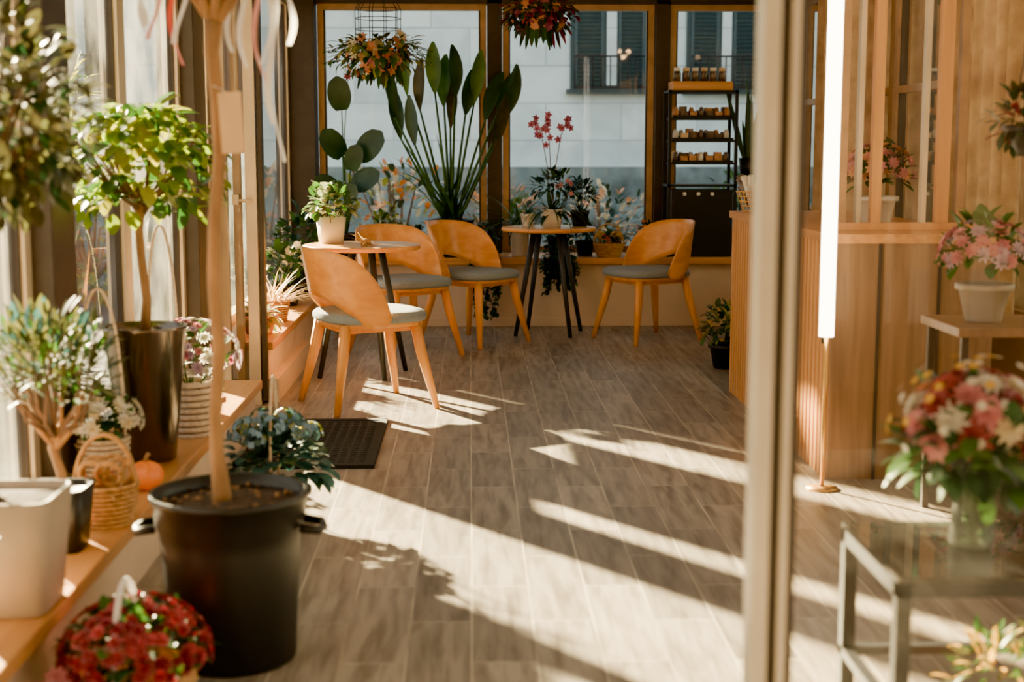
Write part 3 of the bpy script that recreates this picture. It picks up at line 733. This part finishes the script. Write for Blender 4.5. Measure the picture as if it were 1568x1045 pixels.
b = MB(); pot(b, .03, .042, .07, M['terra']); crown(b, (0,0,.09), .04, 40, .03, .02, [g['green']], zmin=0); b.build('potted_succulent', (-1.03, 5.62, .22))
b = MB(); b.sphere((0,0,.045), .058, M['pump'], 40, 14, (1,1,.82), fn=lambda a, th: 1-.07*abs(math.cos(a*4))); b.tube([(0,0,.085),(.004,0,.105),(.012,0,.115)], [.008,.006,.007], M['bark'], 6)
b.build('pumpkin', (-1.01, 4.35, .22))
b = MB(); basket(b, .068, .086, .12, M['wick'], handle=.16)
for k in range(5):
    a = k*1.3; c_ = V((.04*math.cos(a), .04*math.sin(a), .12))
    b.tube([c_+V((.035*math.cos(t*math.pi/6), .02*math.sin(t*math.pi/6)*math.sin(a), .03+.035*math.sin(t*math.pi/6))) for t in range(13)], .008, M['wick'], 6)
for i in range(70): b.leaf((R.uniform(-.05,.05), R.uniform(-.05,.05), .10), rdir(.2,1), .09, .008, R.choice([g['dry'], f['orange']]), .8, 'strap', 4)
b.build('wicker_basket', (-1.03, 3.95, .22))
b = MB(); b.lathe((0,0,0), [(0,0),(.065,0),(.083,.17),(.078,.17),(.072,.155),(0,.16)], M['blackpl'], 36, sup=(1,1,6))
b.tube([(0,0,.14),(.012,0,.2),(-.012,.01,.27),(.005,0,.33)], [.016,.013,.012,.010], M['bark'], 8)
for s_ in (-1, 1, .3): b.tube([(0,0,.27),(s_*.05,0,.33),(s_*.08,-.02,.42)], [.009,.007,.004], M['bark'], 6)
crown(b, (-.01,0,.48), .17, 560, .055, .017, [g['olive'], g['green'], g['blueg'], g['olive'], g['olive']], zs=.95, zmin=-.5, shell=.25, up=.6, curl=.2, twig=M['barkd'], root=(0,0,.3), nt_=24)
b.box((-.085,-.11,.05), (-.05,-.107,.12), M['white'])
b.build('potted_olive_bonsai', (-1.09, 3.70, .22))
b = MB(); sqpot(b, .10, .125, .27, M['cream'])
b.tube([(-.03,0,.24),(-.04,0,.5),(-.03,0,.75),(-.02,0,.95)], [.013,.011,.010,.010], M['barkd'], 8)
crown(b, (-.02,0,1.13), .25, 1000, .055, .030, [g['olived'], g['olive'], g['olived'], g['dark']], zs=.98, shell=.4, up=.1, twig=M['barkd'], root=(-.02,0,.95), nt_=24)
b.build('potted_topiary_tree', (-1.065, 3.22, .22))
b = MB(); pot(b, .05, .065, .12, M['white']); crown(b, (0,0,.2), .08, 90, .06, .03, [g['lime'], g['green']], zmin=-.2); b.build('potted_basil', (-1.12, 2.88, .22))

b = MB()
b.lathe((0,0,0), [(0,0),(.150,0),(.156,.008),(.172,.30),(.176,.34),(.183,.35),(.187,.41),(.195,.415),(.196,.43),(.186,.43),(.178,.40)], M['blackpl'], 56)
b.lathe((0,0,0), [(.181,.395),(.1,.405),(0,.41)], M['soil'], 40)
for k in range(90):
    a = R.uniform(0,6.28); rr = .17*math.sqrt(R.random()); b.sphere((rr*math.cos(a), rr*math.sin(a), .405), R.uniform(.003,.008), R.choice([M['soil'], M['barkd'], M['bark']]), 5, 3)
for sgn in (-1, 1):
    b.tube([(sgn*.178,-.05,.345),(sgn*.222,-.045,.338),(sgn*.232,0,.335),(sgn*.222,.045,.338),(sgn*.178,.05,.345)], .011, M['blackpl'], 8)
b.tube([(-.02,0,.38),(-.02,0,.43),(-.028,0,.52),(-.030,0,.62),(-.016,0,.78),(-.026,.004,.95),(-.018,.004,1.1),(-.002,0,1.25),(-.004,0,1.38),(-.014,0,1.50),(-.005,0,1.58)], [.030,.023,.018,.016,.017,.0155,.0165,.0155,.017,.018,.022], M['bark'], 12)
for e in [(-.28,.0,1.95),(.25,.05,1.95),(.05,-.2,2.0),(-.1,.2,2.05),(.02,0,2.1),(-.15,-.15,1.95),(.2,-.12,2.0)]:
    b.tube([(-.005,0,1.56),(e[0]*.35, e[1]*.35, 1.70),e], [.014,.011,.005], M['bark'], 8)
crown(b, (0,0,2.05), .36, 500, .08, .035, [g['olive'], g['green'], g['olived']], zs=.7, zmin=-.5, shell=.3)
def ribbon(x, y, z0, z1, m, wd=.014, sway=.02):
    n = 20; vs = []; fs = []; ph = R.uniform(0,6)
    for i in range(n+1):
        t = i/n; z = z0+(z1-z0)*t; xx = x+sway*math.sin(ph+t*9)*t; yy = y+sway*.6*math.cos(ph+t*6)*t; tw = 1.1*math.sin(ph+t*7)
        dx, dy = math.cos(tw)*wd/2, math.sin(tw)*wd/2
        vs += [(xx-dx, yy-dy, z), (xx+dx, yy+dy, z)]
    for i in range(n): fs.append((2*i, 2*i+1, 2*i+3, 2*i+2))
    b.add(vs, fs, m)
for x, z1, m_ in [(-.185,1.56,M['ribw']),(-.165,1.54,M['ribw']),(-.15,1.53,M['ribp']),(-.10,1.47,M['ribr']),(-.085,1.52,M['ribw']),(.035,1.50,M['ribw']),(.075,1.46,M['ribw']),(.10,1.43,M['ribp']),(.135,1.24,M['ribw']),(.13,1.33,M['ribw']),(.115,1.47,M['ribw']),(.16,1.52,M['ribw'])]:
    ribbon(x, R.uniform(-.04,.04), 1.92, z1, m_)
b.box((.005,-.028,1.26), (.06,-.025,1.405), M['paper'], Matrix.Rotation(-.05, 3, 'Y')); b.tube([(-.01,-.02,1.42),(.03,-.027,1.40)], .0012, M['ribw'], 4)
b.build('potted_standard_tree', (-.60, 3.47, 0))

b = MB(); pot(b, .09, .11, .14, M['blackpl'])
for i in range(150):
    d_ = rdir(-.3,1); rr = .18*R.uniform(.4,1); b.leaf((d_.x*rr, d_.y*rr, .21+d_.z*rr*.7), d_+V((0,0,.1)), R.uniform(.05,.085), R.uniform(.04,.06), R.choice([g['blueg'], g['blueg'], g['dark']]), 1.0, 'round', 5)
for k in range(10):
    a = k*2.4; c_ = V((math.cos(a)*.13*math.sqrt(k/10+.1), math.sin(a)*.13*math.sqrt(k/10+.1), .37-.07*(k/10)))
    for j in range(34): e = rdir(-.2,1); b.flower(c_+e*.042, e, .014, R.choice([g['blueg'], g['yel'], M['bluep'], M['bluep']]), 4)
b.tube([(.0,.1*math.cos(math.pi*k/14),.12+.40*math.sin(math.pi*k/14)) for k in range(15)], .005, M['wickw'], 6)
b.build('potted_hydrangea', (-.66, 4.70, 0))

b = MB(); basket(b, .11, .13, .12, M['wick'])
crown(b, (0,0,.16), .14, 160, .05, .03, [g['dark'], g['green']], zs=.7, zmin=-.3)
for i in range(190):
    d_ = rdir(-.1,1); b.flower((d_.x*.165, d_.y*.165, .145+d_.z*.135), d_, R.uniform(.016,.024), R.choice([f['burg'], f['red'], f['burg']]), 9, 3)
b.tube([(-.02, .12*math.cos(math.pi*k/14), .1+.22*math.sin(math.pi*k/14)) for k in range(15)], .007, M['ribw'], 8)
for k in range(4): b.flower((-.12+R.uniform(-.03,.03), -.12, .14), (-.2,-1,.5), .03, f['pink'], 8, 2)
b.box((-.185,-.20,.10), (-.125,-.197,.16), M['pink_tag']); b.box((-.157,-.2,0.0), (-.153,-.197,.1), M['leg'])
b.build('potted_red_chrysanthemum', (-.75, 3.08, 0))

# ------------------------------------------------------------------ right side beyond glass
b = MB(); b.lathe((0,0,0), [(0,0),(.06,0),(.06,.008),(.01,.012)], M['gold'], 24)
b.tube([(0,0,.01),(0,0,.6)], .008, M['gold'], 8); b.tube([(0,0,.58),(0,0,2.3)], .028, M['led_refl'], 14); b.tube([(0,.034,.55),(0,.034,2.35)], .01, M['metal'], 6)
b.build('led_reflection_stand', (1.32, 5.20, 0))  # lamp and stand made up to imitate a reflected light strip
b = MB()
b.box((-.35,-.2,.66), (.35,.2,.69), M['dwood'])
for sx in (-.32,.32):
    for sy in (-.17,.17): b.box((sx-.012,sy-.012,0), (sx+.012,sy+.012,.66), M['dark'])
b.box((-.33,-.18,.25), (.33,.18,.27), M['dwood']); b.build('flower_stand', (1.94, 4.75, 0), bevel=.003)
b = MB(); pot(b, .06, .085, .13, M['cream']); crown(b, (0,0,.22), .13, 90, .07, .04, [g['green']], zmin=-.3)
for i in range(60): d_ = rdir(-.1,1); b.flower((d_.x*.15, d_.y*.15, .22+d_.z*.12), d_, .03, R.choice([f['pink'], f['pink'], f['lilac']]), 8, 2)
b.build('potted_pink_geranium', (1.74, 4.75, .69))
b = MB(); pot(b, .06, .08, .12, M['white']); crown(b, (0,0,.2), .13, 90, .07, .04, [g['green'], g['dark']], zmin=-.3)
for i in range(60): d_ = rdir(-.1,1); b.flower((d_.x*.15, d_.y*.15, .22+d_.z*.12), d_, .03, R.choice([f['pink'], f['peach']]), 8, 2)
b.build('potted_carnation', (1.75, 6.1, .95))
for j, (ya, yb) in enumerate([(5.9, 6.9), (8.0, 9.4)]):
    b = MB(); n = 60; vs = []; fs = []
    for i in range(n+1):
        t = i/n; y = ya+(yb-ya)*t; x = 2.28+.025*math.sin(t*44)
        vs += [(x, y, .52), (x, y, 2.34)]
    for i in range(n): fs.append((2*i, 2*i+2, 2*i+3, 2*i+1))
    b.add(vs, fs, M['curt']); b.tube([(2.28, ya-.05, 2.34), (2.28, yb+.05, 2.34)], .012, M['gold'], 8); b.build('sheer_curtain')
b = MB(); b.box((0,0,.43), (.75,.42,.442), M['tblglass'])
for (xa, ya, xb, yb) in [(0,0,.75,.025),(0,.395,.75,.42),(0,.025,.025,.395),(.725,.025,.75,.395)]:
    b.box((xa,ya,.40), (xb,yb,.43), M['metal']); b.box((xa,ya,.14), (xb,yb,.16), M['metal'])
for xa in (0,.72):
    for ya in (0,.39): b.box((xa,ya,0), (xa+.03,ya+.03,.43), M['metal'])
b.build('glass_side_table', (.83, 2.66, 0))
b = MB()
b.lathe((0,0,0), [(0,.004),(.042,.004),(.046,.01),(.040,.10),(.05,.2),(.047,.2),(.037,.1),(.042,.014),(0,.012)], M['vase'], 32)
for k in range(14): b.tube([(R.uniform(-.02,.02), R.uniform(-.02,.02), .02), (R.uniform(-.02,.02), R.uniform(-.02,.02), .2), (R.uniform(-.08,.08), R.uniform(-.08,.08), .3)], .003, g['green'], 5)
crown(b, (0,0,.21), .15, 190, .075, .035, [g['dark'], g['green'], g['dark']], zs=.7, zmin=-.7)
cols = [f['burg'], f['cream'], f['red'], f['pink'], f['mauve'], f['burg'], f['burg'], f['cream'], f['white'], f['peach'], f['white'], f['burg'], f['mauve'], f['white'], f['burg'], f['white'], f['red'], f['pink']]
for i in range(34):
    zz = 1-1.2*(i+.5)/34; rr = math.sqrt(1-zz*zz); a = i*2.39996
    d_ = V((rr*math.cos(a), rr*math.sin(a), zz))
    b.flower((d_.x*.14, d_.y*.12, .255+d_.z*.11), d_, R.uniform(.038,.052), cols[(i*5) % 18], 10, 5, None, .15)
for i in range(50): d_ = rdir(-.3,1); b.flower((d_.x*.18, d_.y*.15, .255+d_.z*.15), d_, .012, R.choice([f['white'], f['yellow'], f['white']]), 6)
b.build('flower_vase', (1.05, 2.88, .442))
b = MB(); pot(b, .05, .06, .09, M['terra']); crown(b, (0,0,.16), .10, 140, .05, .012, [g['olive'], g['green'], g['green'], f['yellow']], zmin=-.3); b.build('potted_marigold', (1.12, 2.86, .0))
b = MB(); pot(b, .05, .07, .09, M['blackpl']); crown(b, (0,0,.10), .11, 170, .05, .022, [g['dark'], g['olived'], g['dark'], f['burg']], zs=.9, zmin=-.8)
for k in range(3):
    a = k*2.094; b.tube([(.07*math.cos(a), .07*math.sin(a), .09), (0,0,.5)], .002, M['metal'], 4)
b.tube([(0,0,.5),(0,0,1.5)], .002, M['metal'], 4); b.build('hanging_planter', (1.62, 4.1, 1.25))
for (x, y, dz) in [(.6, 6.2, 0), (.6, 8.2, 0), (1.95, 3.2, -.08), (2.03, 3.0, 0), (1.86, 3.45, -.02)]:  # first two added as warm fill; the rest reflect in the back window
    b = MB(); b.tube([(0,0,0),(0,0,-.18+dz)], .004, M['metal'], 5); b.lathe((0,0,dz), [(.015,-.16),(.05,-.19),(.06,-.22),(.056,-.22)], M['metal'], 20); b.sphere((0,0,-.24+dz), .036, M['lamp'], 12, 8)
    b.build('pendant_and_fill_lamp', (x, y, 2.75))

# ------------------------------------------------------------------ lights
sd = bpy.data.lights.new('sun', 'SUN'); sd.energy = 120.; sd.angle = math.radians(1.1); sd.color = (1.0, .79, .43)
so = bpy.data.objects.new('sun', sd); scene.collection.objects.link(so); so.location = (-6, 16, 8)
so.rotation_euler = V((.6, -.8, -.44)).to_track_quat('-Z', 'Y').to_euler()
wd = bpy.data.worlds.new('world'); scene.world = wd; wd.use_nodes = True
t = wd.node_tree; t.nodes.clear(); o = t.nodes.new('ShaderNodeOutputWorld'); bg = t.nodes.new('ShaderNodeBackground')
bg.inputs[0].default_value = (.90, .94, .98, 1); bg.inputs[1].default_value = 1.3
t.links.new(bg.outputs[0], o.inputs[0])

# ------------------------------------------------------------------ camera
cd = bpy.data.cameras.new('camera'); cam = bpy.data.objects.new('camera', cd); scene.collection.objects.link(cam)
cd.lens = 50; cd.sensor_width = 36; cam.location = (0, 0, 1.27)
cam.rotation_euler = (math.radians(90-7.69), 0, math.radians(-1.68))
cd.clip_start = .05; cd.dof.use_dof = True; cd.dof.focus_distance = 7.6; cd.dof.aperture_fstop = 2.4
scene.camera = cam
scene.view_settings.view_transform = 'AgX'
try: scene.view_settings.look = 'AgX - Punchy'
except Exception as e: print(e)
scene.view_settings.exposure = .95
